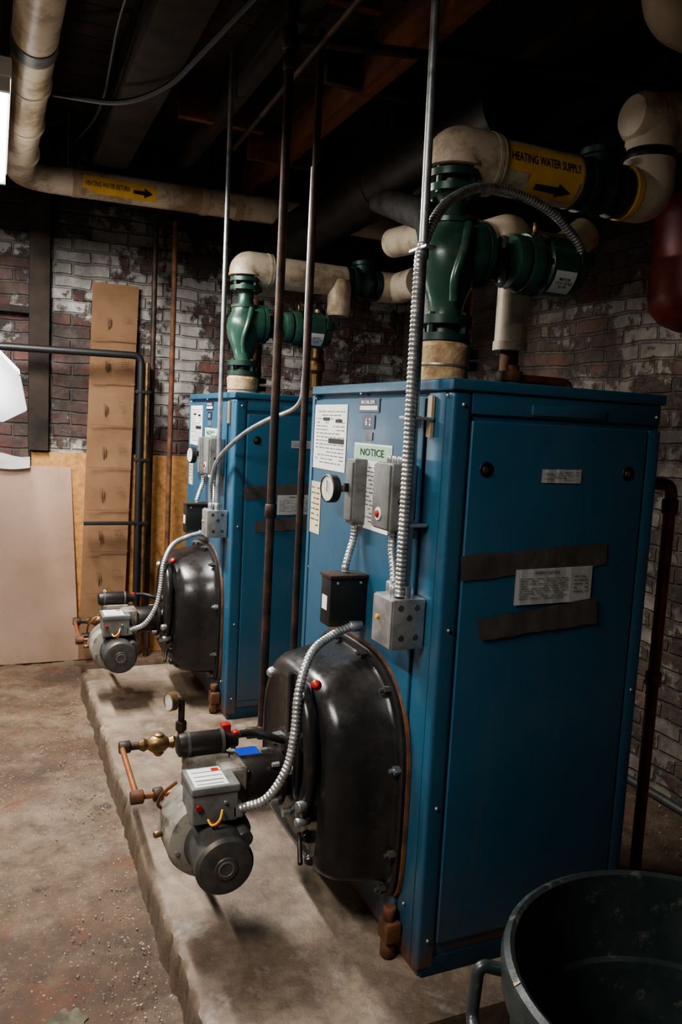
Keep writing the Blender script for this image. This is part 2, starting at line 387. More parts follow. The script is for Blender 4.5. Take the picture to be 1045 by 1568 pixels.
# ------------------------------------------------------------------ boilers
Wb=.87; D=.64; H=1.5
def boiler(oy,first):
    g=group("boiler",(0,oy,0)) 
    box("cabinet",.006,D,.006,Wb-.006,0,H-.012,blue,g,.006)
    box("base_frame",.012,D-.01,-.001,Wb,0,.05,bluedark,g,.003)
    box("corner_post",-.004,.05,-.002,.035,.02,H-.03,blue,g,.012,4)
    box("corner_strip",-.002,.02,.035,.115,.02,H-.03,blue,g,.004)
    box("front_panel",-.008,.02,.12,Wb-.02,.03,H-.045,blue,g,.006,3)
    box("front_panel_return",-.012,.02,Wb-.022,Wb+.002,.03,H-.03,blue,g,.004)
    box("top_lid",-.012,D+.008,-.008,Wb+.008,H-.028,H,blue,g,.007,3)
    box("side_top_rail",.05,D-.005,-.002,.02,1.42,H-.03,blue,g,.003)
    box("side_panel",.052,D-.045,-.004,.02,.085,1.405,blue,g,.006,3)
    box("side_rear_rail",D-.04,D,-.003,.02,.06,1.405,blue,g,.004)
    box("side_handle_lip",.22,.45,-.006,0,1.425,1.45,blue,g,.003)
    for k,(px_,pz) in enumerate(((.10,1.29),(.54,1.29))):
        lathe("plug_%d"%k,(px_,-.003,pz),(0,-1,0),[(0,.02),(.002,.019),(.003,.012),(.001,.0115)],blackplastic,g,20)
        lathe("plug_pin_%d"%k,(px_-.004,-.003,pz),(0,-1,0),[(0,.009),(.006,.008),(.007,.001)],brass,g,14)
    bm=bmesh.new()
    for (sx,sz) in ((.025,1.44),(.025,.9),(.025,.45),(.025,.1),(.62,1.44),(.62,.7),(.62,.15)):
        bmesh.ops.create_uvsphere(bm,u_segments=8,v_segments=6,radius=.005,matrix=Matrix.Translation((sx,-.003,sz)))
    for (sy,sz) in ((.02,1.46),(.85,1.46),(.85,.9),(.075,.16),(.5,1.47)):
        bmesh.ops.create_uvsphere(bm,u_segments=8,v_segments=6,radius=.005,matrix=Matrix.Translation((-.006,sy,sz)))
    me=bpy.data.meshes.new("screws");bm.to_mesh(me);bm.free();obj("screws",me,galv,g,True)
    def strip(name,x0,x1,z0l,z1l,z0r,z1r,mat,off,jag=0):
        bm=bmesh.new(); n=14; T=[];B=[]
        for i in range(n+1):
            t=i/n; xx=x0+(x1-x0)*t; o_=random.uniform(0,.0012); q=random.uniform(-jag,jag)
            T.append(bm.verts.new((xx+(q if i in(0,n) else 0),off-o_,z1l+(z1r-z1l)*t+q*.4)))
            B.append(bm.verts.new((xx-(q if i in(0,n) else 0),off-o_,z0l+(z0r-z0l)*t+random.uniform(-jag,jag)*.4)))
        for i in range(n): bm.faces.new((B[i],B[i+1],T[i+1],T[i]))
        bmesh.ops.solidify(bm,geom=bm.faces[:],thickness=.0006)
        me=bpy.data.meshes.new(name);bm.to_mesh(me);bm.free();obj(name,me,mat,g)
    strip("tape_upper",.045,.49,1.02,1.082,1.052,1.11,tape,-.0065,.006)
    strip("side_notice",.205,.445,.955,1.045,.957,1.050,paper,-.008)
    strip("tape_lower",.105,.47,.872,.927,.895,.965,tape,-.0095,.006)
    strip("side_label",.262,.385,1.262,1.295,1.262,1.297,paper,-.0055)
    doclines("side_notice_text",.215,.37,.965,1.025,'side',-.0105,9,greyink,g,1)
    doclines("side_notice_text_right",.385,.435,.975,1.03,'side',-.0105,5,greyink,g,4)
    doclines("side_label_text",.27,.378,1.266,1.292,'side',-.0078,6,greyink,g,2)
    text("side_notice_heading","ENERGY NOTICE",.010,(.30,-.0108,1.036),'side',ink,g)
    F=-.0085
    box("instruction_sheet",F-.0015,F,.585,.845,1.235,1.44,paper,g)
    doclines("instruction_text",.60,.83,1.245,1.425,'front',F-.002,15,greyink,g,3)
    for k,(a,b_,c,d_) in enumerate(((.72,.77,1.39,1.40),(.62,.67,1.385,1.395),(.60,.72,1.32,1.335))):
        box("instruction_bar_%d"%k,F-.003,F-.0015,a,b_,c,d_,ink,g)
    box("maker_plate",F-.002,F,.37,.505,1.418,1.458,labelblk,g)
    box("maker_plate_face",F-.003,F-.0015,.38,.495,1.424,1.436,paper,g)
    text("maker_text","BOILER",.013,(F-.004,.44,1.446),'front',paper,g,.09)
    box("number_plate",F-.002,F,.395,.475,1.372,1.41,labelblk,g)
    text("number_text","6 2" if first else "6 1",.03,(F-.003,.435,1.39),'front',paper,g)
    box("small_tag",F-.002,F,.405,.455,1.34,1.362,greycase,g)
    box("notice_sheet",F-.0015,F,.28,.52,1.09,1.33,paper,g)
    box("notice_header",F-.0025,F-.001,.285,.515,1.285,1.325,papergr,g)
    text("notice_text","NOTICE",.028,(F-.0035,.40,1.305),'front',ink,g,.15)
    doclines("notice_lines",.30,.5,1.10,1.27,'front',F-.002,14,greyink,g,8)
    box("aged_sheet",F-.0015,F,.765,.855,1.02,1.19,papery,g)
    doclines("aged_lines",.775,.845,1.03,1.18,'front',F-.002,8,cardprint,g,9)
    box("rusty_tag",F-.0045,F+.004,.08,.10,1.36,1.46,pvcw,g)
    box("switch_box",-.050,-.008,.425,.48,1.10,1.285,greycase,g,.006,3)
    box("switch_box_lid",-.055,-.049,.43,.475,1.11,1.275,greycase,g,.002)
    box("switch_toggle",-.068,-.053,.447,.459,1.19,1.215,blackplastic,g,.003)
    o_=-.06
    box("relay_box",-.080,-.008,.195+o_,.295+o_,1.12,1.29,greycase,g,.008,3)
    box("relay_lid",-.085,-.079,.20+o_,.29+o_,1.125,1.285,greycase,g,.003)
    cyl("relay_button",(-.085,.25+o_,1.16),(-.092,.25+o_,1.16),.010,red,g,16)
    cyl("relay_button_ring",(-.084,.25+o_,1.16),(-.088,.25+o_,1.16),.017,paper,g,16)
    box("relay_side_slot",-.06,-.03,.194+o_,.196+o_,1.19,1.20,ink,g)
    for k,yy in enumerate((.215,.245,.275)):
        cyl("relay_nut_%d"%k,(-.045,yy+o_,1.288),(-.045,yy+o_,1.307),.012,galv,g,8)
    cyl("gauge_stem",(-.008,.56,1.19),(-.06,.56,1.19),.010,brass,g,12)
    lathe("gauge_body",(-.05,.56,1.19),(-1,-.15,0),[(0,.03),(.002,.042),(.025,.042),(.028,.038),(.024,.036)],blackplastic,g)
    lathe("gauge_dial",(-.05,.56,1.19),(-1,-.15,0),[(.0245,.037),(.0255,.001)],glass,g)
    box("gauge_needle",-.0785,-.0775,.553,.556,1.18,1.215,ink,g)
    box("aquastat",-.122,-.008,.385,.455,.815,.955,blackplastic,g,.005)
    box("aquastat_top_plate",-.125,-.004,.38,.46,.952,.962,pipeblk,g,.002)
    box("aquastat_sticker",-.1235,-.122,.405,.44,.86,.90,paper,g)
    for k,xx in enumerate((-.03,-.10)): cyl("aquastat_screw_%d"%k,(xx,.386,.94),(xx,.382,.94),.004,galv,g,8)
    box("junction_box",-.095,-.006,.06,.165,.84,.965,galv,g,.004)
    box("junction_box_cover",-.099,-.094,.062,.163,.843,.962,galv,g,.002)
    for k,(xx,zz) in enumerate(((-.03,.87),(-.07,.87),(-.05,.92),(-.03,.945),(-.075,.945))):
        lathe("knockout_%d"%k,(xx,.060,zz),(0,-1,0),[(0,.008),(.001,.0075),(.0012,.001)],darkgrey,g,12)
    cyl("jbox_yellow_nut",(-.099,.13,.91),(-.106,.13,.91),.006,yellow,g,10)
    for k,(yy,xx) in enumerate(((.085,-.05),(.115,-.055),(.145,-.06),(.1,-.075))):
        cyl("jbox_fitting_%d"%k,(xx,yy,.962),(xx,yy,.995),.013,galv,g,10)
    flex("flex_switch",[(-.03,.45,1.10),(-.03,.45,1.06),(-.045,.44,1.02),(-.06,.43,.98),(-.06,.43,.965)],.011,flexm,g)
    flex("flex_relay",[(-.04,.19,1.12),(-.04,.19,1.07),(-.045,.165,1.02),(-.05,.15,.99)],.011,flexm,g)
    box("drain_block",-.05,-.006,.075,.13,.05,.105,rust,g,.008)
    cyl("drain_plug",(-.03,.103,.105),(-.03,.103,.14),.018,rust,g,8)
    cyl("drain_pipe",(-.03,.103,.005),(-.03,.103,.05),.02,rust,g,14)
    half=[(0,.765),(.15,.762),(.27,.70),(.335,.58),(.34,.40),(.335,.20),(.30,.145),(.12,.13)]
    loop=[(a,b) for a,b in half]+[(0,.127)]+[(-a,b) for a,b in half[1:][::-1]]
    for it in range(2):
        nl=[]
        for i in range(len(loop)):
            p=loop[i];q=loop[(i+1)%len(loop)]
            nl.append((p[0]*.75+q[0]*.25,p[1]*.75+q[1]*.25)); nl.append((p[0]*.25+q[0]*.75,p[1]*.25+q[1]*.75))
        loop=nl
    cz=.42
    rings=[(-.006,1.0),(-.022,1.0),(-.026,.985),(-.026,.93),(-.034,.91),(-.10,.885),(-.165,.845),(-.19,.80),(-.202,.74),(-.207,.68),(-.200,.655),(-.198,.3),(-.198,.02)]
    vs=[];fs=[];n=len(loop)
    for x_,s in rings:
        for a,b in loop: vs.append((x_,.43+a*s,cz+(b-cz)*s))
    for i in range(len(rings)-1):
        for k in range(n): fs.append((i*n+k,i*n+(k+1)%n,(i+1)*n+(k+1)%n,(i+1)*n+k))
    fs.append(tuple((len(rings)-1)*n+k for k in range(n)))
    me=bpy.data.meshes.new("combustion_door");me.from_pydata(vs,[],fs);fixn(me)
    obj("combustion_door",me,blackcast,g,True,40)
    vs=[];fs=[]
    for x_,s in ((-.004,1.025),(-.012,1.02),(-.012,.99)):
        for a,b in loop: vs.append((x_,.43+a*s,cz+(b-cz)*s))
    for i in range(2):
        for k in range(n): fs.append((i*n+k,i*n+(k+1)%n,(i+1)*n+(k+1)%n,(i+1)*n+k))
    me=bpy.data.meshes.new("door_gasket");me.from_pydata(vs,[],fs);obj("door_gasket",me,rust,g)
    bm=bmesh.new();bm2=bmesh.new()
    L=len(loop)
    for k in range(12):
        a,b=loop[int(L*(k+.35)/12)%L]; s=.962
        mt=Matrix.Translation((-.034,.43+a*s,cz+(b-cz)*s))@Matrix.Rotation(math.pi/2,4,'Y')
        B_=bm if k%3 else bm2
        bmesh.ops.create_cone(B_,cap_ends=True,segments=6,radius1=.012,radius2=.011,depth=.018,matrix=mt)
        bmesh.ops.create_cone(B_,cap_ends=True,segments=10,radius1=.006,radius2=.006,depth=.04,matrix=mt)
    me=bpy.data.meshes.new("door_bolts");bm.to_mesh(me);bm.free();obj("door_bolts",me,darkgrey,g)
    me=bpy.data.meshes.new("door_bolts_bright");bm2.to_mesh(me);bm2.free();obj("door_bolts_bright",me,galv,g)
    sweep("door_arm",catmull([(-.195,.36,.66),(-.222,.29,.665),(-.230,.235,.62),(-.230,.205,.52),(-.230,.215,.42),(-.225,.26,.35),(-.205,.30,.32)],8),.020,blackcast,g,12)
    sweep("door_arm_inner",catmull([(-.20,.40,.60),(-.218,.34,.58),(-.224,.31,.50),(-.22,.32,.40),(-.20,.35,.34)],8),.014,blackcast,g,12)
    cyl("arm_bolt_a",(-.24,.205,.40),(-.265,.20,.40),.014,galv,g,8)
    cyl("arm_bolt_b",(-.21,.245,.335),(-.25,.24,.335),.012,galv,g,8)
    cyl("arm_pin",(-.215,.30,.27),(-.24,.22,.23),.007,blacksteel,g,8)
    lathe("peep_sight",(-.195,.26,.54),(-1,-.1,0),[(0,.045),(.02,.045),(.03,.036),(.034,.022),(.02,.02),(.018,.001)],blackcast,g)
    lathe("peep_cap",(-.217,.26,.54),(-1,-.1,0),[(0,.019),(.004,.017),(.005,.001)],copper,g,20)
    lathe("red_knob",(-.205,.245,.70),(-.6,-.4,.6),[(0,.012),(.01,.014),(.018,.012),(.022,.006),(.023,.001)],red,g,16)
    box("door_rib",-.217,-.19,.42,.45,.45,.68,blackcast,g,.01)
    lathe("mount_plate",(-.185,.43,.385),(-1,0,0),[(0,.13),(.025,.13),(.032,.12),(.033,.06)],blackcast,g)
    bolts("mount_bolts",(-.217,.43,.385),(-1,0,0),.105,4,.014,.02,galv,g,.5)
    for k,(yy,zz) in enumerate(((.28,.27),(.6,.25),(.25,.22),(.62,.62))):
        lathe("door_nut_%d"%k,(-.195,yy,zz),(-1,-.1,0),[(0,.018),(.012,.016),(.02,.01),(.022,.001)],galv if k%2 else blackcast,g,10)
    return g
boiler(0,True)
boiler(1.816,False)

# ------------------------------------------------------------------ burner
def burner(off,k2=False):
    g=group("oil_burner",off)
    cyl("blast_tube",(-.195,.43,.385),(-.40,.43,.385),.062,blacksteel,g,32,bev=.05)
    lathe("tube_flange",(-.24,.43,.385),(-1,0,0),[(0,.085),(.012,.085),(.014,.07)],blacksteel,g)
    bolts("tube_flange_bolts",(-.254,.43,.385),(-1,0,0),.075,4,.008,.02,galv,g,.8)
    vs=[];fs=[];nn=40
    prof=[(.335,.6),(.345,.94),(.365,1.),(.47,1.),(.49,.95),(.50,.6)]
    for (yy,s) in prof:
        for k in range(nn):
            t=2*math.pi*k/nn; r=.095+.028*((t/(2*math.pi)))
            if t<.9: r=.123-.03*(t/.9)
            vs.append((-.455+math.cos(t)*r*s*1.0,yy,.275+math.sin(t)*r*s))
    for i in range(len(prof)-1):
        for k in range(nn): fs.append((i*nn+k,i*nn+(k+1)%nn,(i+1)*nn+(k+1)%nn,(i+1)*nn+k))
    fs.append(tuple(range(nn))); fs.append(tuple((len(prof)-1)*nn+k for k in range(nn)))
    me=bpy.data.meshes.new("fan_scroll");me.from_pydata(vs,[],fs);fixn(me)
    obj("fan_scroll",me,housing,g,True,35)
    bolts("scroll_bolts",(-.455,.345,.275),(0,-1,0),.088,5,.007,.010,galv,g,.3)
    box("air_box",-.42,-.345,.36,.50,.31,.45,housing,g,.015,3)
    box("air_shutter",-.343,-.338,.375,.485,.33,.43,darkgrey,g,.003)
    box("housing_neck",-.50,-.38,.36,.495,.35,.425,darkgrey,g,.01)
    lathe("motor",(-.445,.345,.265),(0,-1,0),[(0,.075),(.012,.078),(.02,.073),(.115,.073),(.12,.0755),(.128,.0755),(.138,.068),(.142,.05),(.141,.03),(.145,.028),(.145,.001)],darkgrey,g,40)
    lathe("motor_hub",(-.445,.203,.265),(0,-1,0),[(0,.022),(.004,.021),(.0045,.017),(.002,.016),(.002,.001)],greycase,g,24)
    bolts("motor_bolts",(-.445,.217,.265),(0,-1,0),.062,4,.006,.008,galv,g,.6)
    cyl("capacitor",(-.38,.34,.30),(-.38,.26,.30),.022,darkgrey,g,18)
    box("control_box",-.515,-.395,.285,.405,.345,.435,greycase,g,.006,3)
    box("control_box_cap",-.519,-.391,.281,.409,.425,.445,greycase,g,.005,3)
    box("control_label",-.508,-.42,.29,.398,.4452,.4462,paper,g)
    for k,(a,b_) in enumerate(((.30,.004),(.32,.006),(.345,.004),(.37,.004))):
        box("control_label_bar_%d"%k,-.50,-.43+.004*k,a,a+b_,.4463,.4466,greyink,g)
    box("control_label_red",-.445,-.425,.37,.39,.4463,.4467,red,g)
    cyl("reset_button",(-.50,.284,.395),(-.50,.276,.395),.008,red,g,12)
    cyl("control_screw",(-.43,.284,.40),(-.43,.279,.40),.005,galv,g,10)
    box("control_conduit_hub",-.41,-.38,.285,.325,.35,.385,galv,g,.005)
    tube("wire_yellow",[(-.475,.282,.36),(-.47,.262,.35),(-.45,.257,.365),(-.44,.275,.385)],.003,yellow,g,.02,8)
    tube("wire_red",[(-.465,.282,.352),(-.455,.265,.345),(-.44,.268,.36)],.0025,red,g,.02,8)
    lathe("igniter",(-.52,.47,.485),(1,0,0),[(0,.02),(.006,.03),(.02,.033),(.125,.033),(.135,.028),(.15,.02),(.17,.02)],blacksteel,g)
    for k,xx in enumerate((-.495,-.40)): lathe("igniter_clamp_%d"%k,(xx,.47,.485),(1,0,0),[(0,.033),(.001,.036),(.009,.036),(.01,.033)],darkgrey,g,24)
    box("igniter_base",-.50,-.38,.43,.50,.42,.46,housing,g,.008)
    box("igniter_red_cap",-.362,-.345,.46,.485,.485,.51,red,g,.006)
    tube("igniter_lead",[(-.34,.47,.50),(-.30,.47,.50),(-.26,.45,.49),(-.21,.45,.47)],.010,blackplastic,g,.02,10)
    cyl("pump_end",(-.455,.50,.275),(-.455,.56,.275),.045,housing,g,24)
    tube("nozzle_line",[(-.53,.50,.29),(-.57,.47,.32),(-.565,.42,.38),(-.53,.41,.41)],.005,copper,g,.03,8)
    cyl("bleed_fitting",(-.56,.42,.27),(-.585,.41,.27),.009,brass,g,8)
    z=.20
    tube("fuel_pipe",[(-.055,1.17,z),(-.56,1.17,z)],.014,pipeblk,g,.02)
    tube("fuel_return_pipe",[(-.56,1.17,z),(-.57,.78,z),(-.455,.78,z),(-.455,.55,z+.05)] ,.010,copper,g,.03,12)
    for k,(a,b_) in enumerate((((-.57,1.17,z),(-.53,1.17,z)),((-.59,.78,z),(-.55,.78,z)),((-.52,.78,z),(-.49,.78,z)),((-.30,1.17,z),(-.27,1.17,z)),((-.10,1.17,z),(-.06,1.17,z)))):
        cyl("fitting_%d"%k,a,b_,.022,pipeblk if k!=1 else rust,g,10)
    lathe("brass_valve",(-.50,1.17,z),(1,0,0),[(0,.016),(.015,.024),(.03,.018),(.045,.03),(.07,.034),(.09,.03),(.105,.018),(.12,.024),(.135,.016)],brass,g,16)
    lathe("valve_bonnet",(-.43,1.17,z-.045),(0,0,1),[(0,.012),(.01,.02),(.08,.018),(.085,.008)],brass,g,10)
    tube("gauge_riser",[(-.35,1.17,z),(-.35,1.17,z+.155),(-.385,1.17,z+.155)],.012,pipeblk,g,.02,12)
    cyl("gauge_tee",(-.35,1.17,z+.04),(-.35,1.17,z+.075),.02,pipeblk,g,10)
    lathe("pressure_gauge_body",(-.375,1.17,z+.155),(-1,-.35,0),[(0,.02),(.004,.034),(.026,.034),(.029,.030),(.025,.029)],brass,g)
    lathe("pressure_gauge_dial",(-.375,1.17,z+.155),(-1,-.35,0),[(.0255,.029),(.0265,.001)],glass,g)
    box("red_shutoff",-.20,-.165,1.15,1.19,z-.01,z+.05,red,g,.008)
    tube("fuel_drop",[(-.15,1.17,z),(-.15,1.17,.02)],.010,pipeblk,g)
    return g
burner((0,0,0)); 
burner((0,1.816,0),True)
box("blue_fuel_filter",-.21,-.09,.98,1.08,0,.19,bluebox,None,.012,3)

for oy in (0,1.816):
    g=group("burner_flex_conduit",(0,oy,0))
    flex("conduit",[(-.05,.385,.815),(-.12,.36,.80),(-.20,.31,.77),(-.25,.26,.69),(-.265,.24,.58),(-.285,.235,.49),(-.33,.25,.41),(-.385,.29,.372)],.0125,flexm,g)
    cyl("connector",(-.02,.39,.815),(-.06,.384,.815),.016,galv,g,12)

# ------------------------------------------------------------------ circulator pumps
def pump(off):
    g=group("circulator_pump",off); X=.215;Y=.43
    lathe("straw_wrap",(X,Y,1.495),(0,0,1),[(0,.07),(.02,.078),(.06,.074),(.12,.079),(.135,.07),(.137,.03)],straw,g)
    lathe("wire_tie",(X,Y,1.56),(0,0,1),[(0,.0785),(.003,.079),(.006,.0785)],galv,g)
    lathe("lower_flange",(X,Y,1.63),(0,0,1),[(0,.04),(.001,.078),(.022,.078),(.024,.05),(.045,.048),(.047,.08),(.072,.08),(.075,.05)],greend,g)
    bolts("lower_bolts",(X,Y,1.65),(0,0,1),.066,4,.011,.06,greend,g,.4)
    lathe("body",(X,Y,1.695),(0,0,1),[(0,.05),(.03,.047),(.07,.06),(.12,.082),(.17,.090),(.21,.084),(.24,.068),(.26,.066),(.262,.072),(.275,.072),(.277,.045),(.30,.037),(.33,.037),(.345,.05),(.346,.078),(.366,.078),(.368,.05),(.385,.05),(.386,.08),(.405,.08),(.41,.04)],green,g)
    bolts("upper_bolts",(X,Y,2.035),(0,0,1),.066,4,.011,.075,greend,g,.4)
    sweep("body_rib",catmull([(X-.02,Y-.075,1.74),(X-.03,Y-.092,1.80),(X-.01,Y-.098,1.88),(X+.01,Y-.078,1.95)],6),.014,green,g,10)
    Z=1.885
    lathe("volute",(X+.0,Y,Z),(1,0,0),[(0,.05),(.02,.085),(.05,.095),(.075,.095),(.08,.088),(.083,.095),(.10,.095),(.102,.06),(.11,.043),(.15,.034),(.18,.034),(.19,.05),(.20,.075),(.215,.08),(.23,.08)],green,g,36)
    bolts("volute_bolts",(X+.10,Y,Z),(1,0,0),.08,6,.009,.012,greend,g)
    box("bracket_rib",X+.10,X+.22,Y-.012,Y+.012,Z-.06,Z+.05,green,g,.004)
    lathe("motor_shell",(X+.24,Y,Z),(1,0,0),[(0,.06),(.002,.085),(.02,.09),(.035,.09),(.04,.083),(.06,.083),(.065,.09),(.155,.09),(.16,.084),(.19,.084),(.20,.078),(.208,.05),(.21,.001)],green,g,40)
    for k in range(8):
        a=2*math.pi*k/8
        box("vent_%d"%k,X+.283,X+.30,Y+math.cos(a)*.083-.008,Y+math.cos(a)*.083+.008,Z+math.sin(a)*.083-.008,Z+math.sin(a)*.083+.008,blackplastic,g,.003)
    wrapband("motor_plate",X+.315,X+.39,Y,Z,.0912,math.radians(-62),math.radians(-15),paper,g)
    wraptext("motor_plate_text","MOTOR\n115 V  60 HZ\n1/6 HP",.012,X+.3525,Y,Z,.0922,math.radians(-38),ink,g,.06)
    box("motor_terminal",X+.40,X+.445,Y-.095,Y-.05,Z+.0,Z+.04,greend,g,.006)
    cyl("oil_cup",(X+.27,Y-.03,Z+.085),(X+.27,Y-.03,Z+.115),.008,brass,g,10)
    lathe("coupling_oiler",(X+.165,Y-.02,Z+.03),(0,-.1,1),[(0,.012),(.015,.016),(.03,.016),(.035,.006)],galv,g,12)
    lathe("coupling_drip",(X+.15,Y-.03,Z-.03),(0,-.3,-1),[(0,.015),(.02,.02),(.05,.015),(.06,.004)],galv,g,12)
    return g
pump((0,0,0)); 
OFF2=(-.065,1.816,-.035)
pump(OFF2)

def supply(off,first):
    g=group("heating_supply_pipe",off); X=.215;Y=.43;Z=2.145;R=.076
    sweep("elbow_cover",fillet([(X,Y,2.112),(X,Y,Z),(X+.12,Y,Z)],.075,10),.086,pvc,g,32)
    lathe("elbow_lip",(X,Y,2.108),(0,0,1),[(0,.07),(.002,.088),(.012,.088),(.013,.08)],pvc,g)
    lathe("elbow_seam",(X+.095,Y,Z),(1,0,0),[(0,.08),(.001,.0875),(.012,.0875),(.014,.08)],pvc,g)
    x1=.625 if first else .74
    cyl("insulated_run",(X+.10,Y,Z),(x1,Y,Z),R,pvc,g,40,bev=.02)
    if first:
        wrapband("label_upper",.34,.61,Y,Z,R+.001,math.radians(-20),math.radians(42),yellow,g)
        wrapband("label_lower",.425,.60,Y,Z,R+.001,math.radians(-68),math.radians(-20),yellow,g)
        wraptext("label_text","HEATING WATER SUPPLY",.036,.475,Y,Z,R+.0022,math.radians(8),ink,g,.245)
        def arrow(t):
            d=abs(t-.5)*2
            return ((.45 if d<.42 else .53),.58-.05*d)
        wrapband("label_arrow",0,0,Y,Z,R+.0022,math.radians(-60),math.radians(-28),ink,g,24,arrow)
    lathe("check_valve",(x1-.01,Y,Z),(1,0,0),[(0,.05),(.001,.078),(.02,.078),(.022,.05),(.04,.05),(.042,.082),(.062,.082),(.064,.06),(.09,.07),(.12,.082),(.15,.07),(.165,.055),(.167,.08),(.187,.08),(.189,.05),(.205,.05)],greend,g)
    bolts("valve_bolts",(x1-.005,Y,Z),(1,0,0),.068,6,.009,.07,greend,g)
    lathe("valve_bonnet",(x1+.11,Y,Z+.02),(0,0,1),[(0,.06),(.07,.055),(.072,.068),(.09,.068),(.095,.03),(.11,.02)],greend,g)
    x2=x1+.30
    if first:
        lathe("yellow_ring",(x1+.195,Y,Z),(1,0,0),[(0,.07),(.001,.082),(.02,.082),(.022,.06)],yellow,g)
        sweep("rear_elbow",fillet([(x1+.21,Y,Z),(x2,Y,Z),(x2,Y,Z+.11)],.09,10),.080,pvc,g,32)
        cyl("black_band",(x2,Y,Z+.09),(x2,Y,Z+.15),.077,blackplastic,g,28)
        sweep("upper_elbow",fillet([(x2,Y,Z+.14),(x2,Y,Z+.25),(x2+.3,Y,Z+.25)],.09,10),.080,pvc,g,32)
        lathe("upper_elbow_cap",(x2-.10,Y,Z+.235),(1,0,0),[(0,.02),(.01,.06),(.03,.075),(.08,.078)],pvc,g)
    else:
        sweep("rear_elbow",fillet([(x1+.19,Y,Z),(x1+.3,Y,Z),(x1+.3,Y-.25,Z-.0),],.09,10),.078,pvc,g,32)
        cyl("drop_cover",(x1-.04,Y-.03,Z),(x1-.04,Y-.03,Z-.18),.06,pvc,g,24)
    return g
supply((0,0,0),True); supply(OFF2,False)
g=group("insulated_return_pipe")
sweep("run",fillet([(.72,1.80,2.23),(.74,1.35,2.20),(.88,1.25,2.12),(1.25,1.25,2.10)],.12,8),.066,pvc,g,28)
g=group("insulated_return_pipe")
sweep("riser",fillet([(.565,.60,1.66),(.565,.60,2.04),(.565,1.1,2.06)],.09,8),.052,pvc,g,28)
lathe("riser_cap",(.565,.60,1.645),(0,0,1),[(0,.03),(.001,.056),(.03,.056),(.032,.05)],pvc,g)
cyl("steel_neck",(.565,.60,1.49),(.565,.60,1.66),.030,rust,g,20)
cyl("steel_union",(.565,.60,1.53),(.565,.60,1.58),.042,pipeblk,g,8)
sweep("cross_run",fillet([(.40,.74,2.02),(.85,.74,2.02),(.95,.74,2.10)],.05,8),.06,pvc,g,28)
g=group("return_riser")
lathe("flange",(.37,.62,1.49),(0,0,1),[(0,.04),(.08,.04),(.082,.075),(.105,.075),(.107,.04),(.12,.04),(.122,.075),(.145,.075),(.147,.045),(.36,.045),(.38,.05),(.55,.05)],rust,g)
g=group("return_riser")
lathe("flange",(.25,2.42,1.49),(0,0,1),[(0,.04),(.04,.04),(.042,.075),(.065,.075),(.067,.04),(.08,.04),(.082,.075),(.105,.075),(.107,.045),(.5,.045)],rust,g)
g=group("brass_riser")
lathe("riser",(.66,2.55,1.5),(0,0,1),[(0,.03),(.02,.045),(.06,.045),(.08,.03),(.15,.03),(.17,.045),(.22,.045),(.24,.03),(.5,.03)],brass,g,16)
g=group("relief_valve")
lathe("body",(.50,.48,1.49),(0,0,1),[(0,.02),(.05,.02),(.052,.03),(.08,.03),(.082,.018),(.10,.018)],rust,g,14)
tube("outlet",[(.50,.48,1.55),(.72,.48,1.55),(.72,.48,1.1)],.014,copper,g,.03,12)

g=group("electrical_conduit")
cyl("rigid",(-.045,.095,.96),(-.045,.135,2.95),.0105,galv,g,16,bev=.02)
for k,zz in enumerate((1.14,1.40,1.80)):
    box("strap_%d"%k,-.058,-.006 if zz<1.5 else -.03,.075,.16,zz,zz+.008,galv,g,.002)
    lathe("coupling_%d"%k,(-.045,.100+.012*(zz>1.5),zz-.02),(0,0,1),[(0,.0145),(.03,.0145)],galv,g,12)
flex("flexible",[(-.068,.083,.97),(-.068,.083,1.2),(-.068,.085,1.5),(-.065,.09,1.72),(-.05,.11,1.80),(.0,.14,1.89),(.08,.20,1.96),(.20,.26,2.02),(.34,.30,2.035),(.48,.32,2.01),(.59,.34,1.95),(.64,.36,1.905)],.0135,flexm,g)
cyl("motor_connector",(.635,.355,1.915),(.655,.37,1.89),.018,galv,g,12)
g=group("electrical_conduit")
o2=1.816
cyl("rigid",(-.045,o2+.105,.96),(-.045,o2+.105,2.95),.0105,galv,g,16,bev=.02)
tube("curved",catmull([(-.07,o2+.13,.97),(-.07,o2+.12,1.1),(-.06,o2+.05,1.2),(-.04,1.6,1.31),(.02,1.45,1.38),(.075,1.25,1.44),(.085,1.215,1.55),(.08,1.205,1.8),(.078,1.20,2.3)],10),.0095,galv,g,.001,12)
g=group("vertical_iron_pipe")
cyl("pipe",(-.04,1.17,.2),(-.04,1.17,2.95),.016,pipeblk,g,16,bev=.02)
for k,zz in enumerate((.20,1.05,2.62)): cyl("coupling_%d"%k,(-.04,1.17,zz-.025),(-.04,1.17,zz+.025),.022,pipeblk,g,10)
cyl("top_valve",(-.04,1.17,2.66),(-.04,1.17,2.74),.028,pipeblk,g,8)
g=group("vertical_iron_pipe")
cyl("pipe",(.075,1.17,0),(.075,1.17,2.76),.013,pipeblk,g,16,bev=.02)
g=group("vertical_iron_pipe")
cyl("pipe",(-.0,3.25,-.12),(-.0,3.25,2.52),.016,rust,g,16,bev=.02)
g=group("vertical_iron_pipe")
cyl("pipe",(-.11,3.28,-.12),(-.11,3.28,2.5),.016,pipeblk,g,16,bev=.02)
g=group("vertical_iron_pipe")
cyl("pipe",(-.16,3.32,-.12),(-.16,3.32,1.68),.015,rust,g,16,bev=.02)
g=group("overhead_gas_pipe")
tube("pipe",[(-.04,1.17,2.70),(.9,.95,2.72),(1.5,.8,2.72)],.018,pipeblk,g)
g=group("overhead_gas_pipe")
tube("pipe",[(.0,-1.2,2.68),(.08,2.3,2.68)],.012,pipeblk,g)
g=group("hanging_cable")
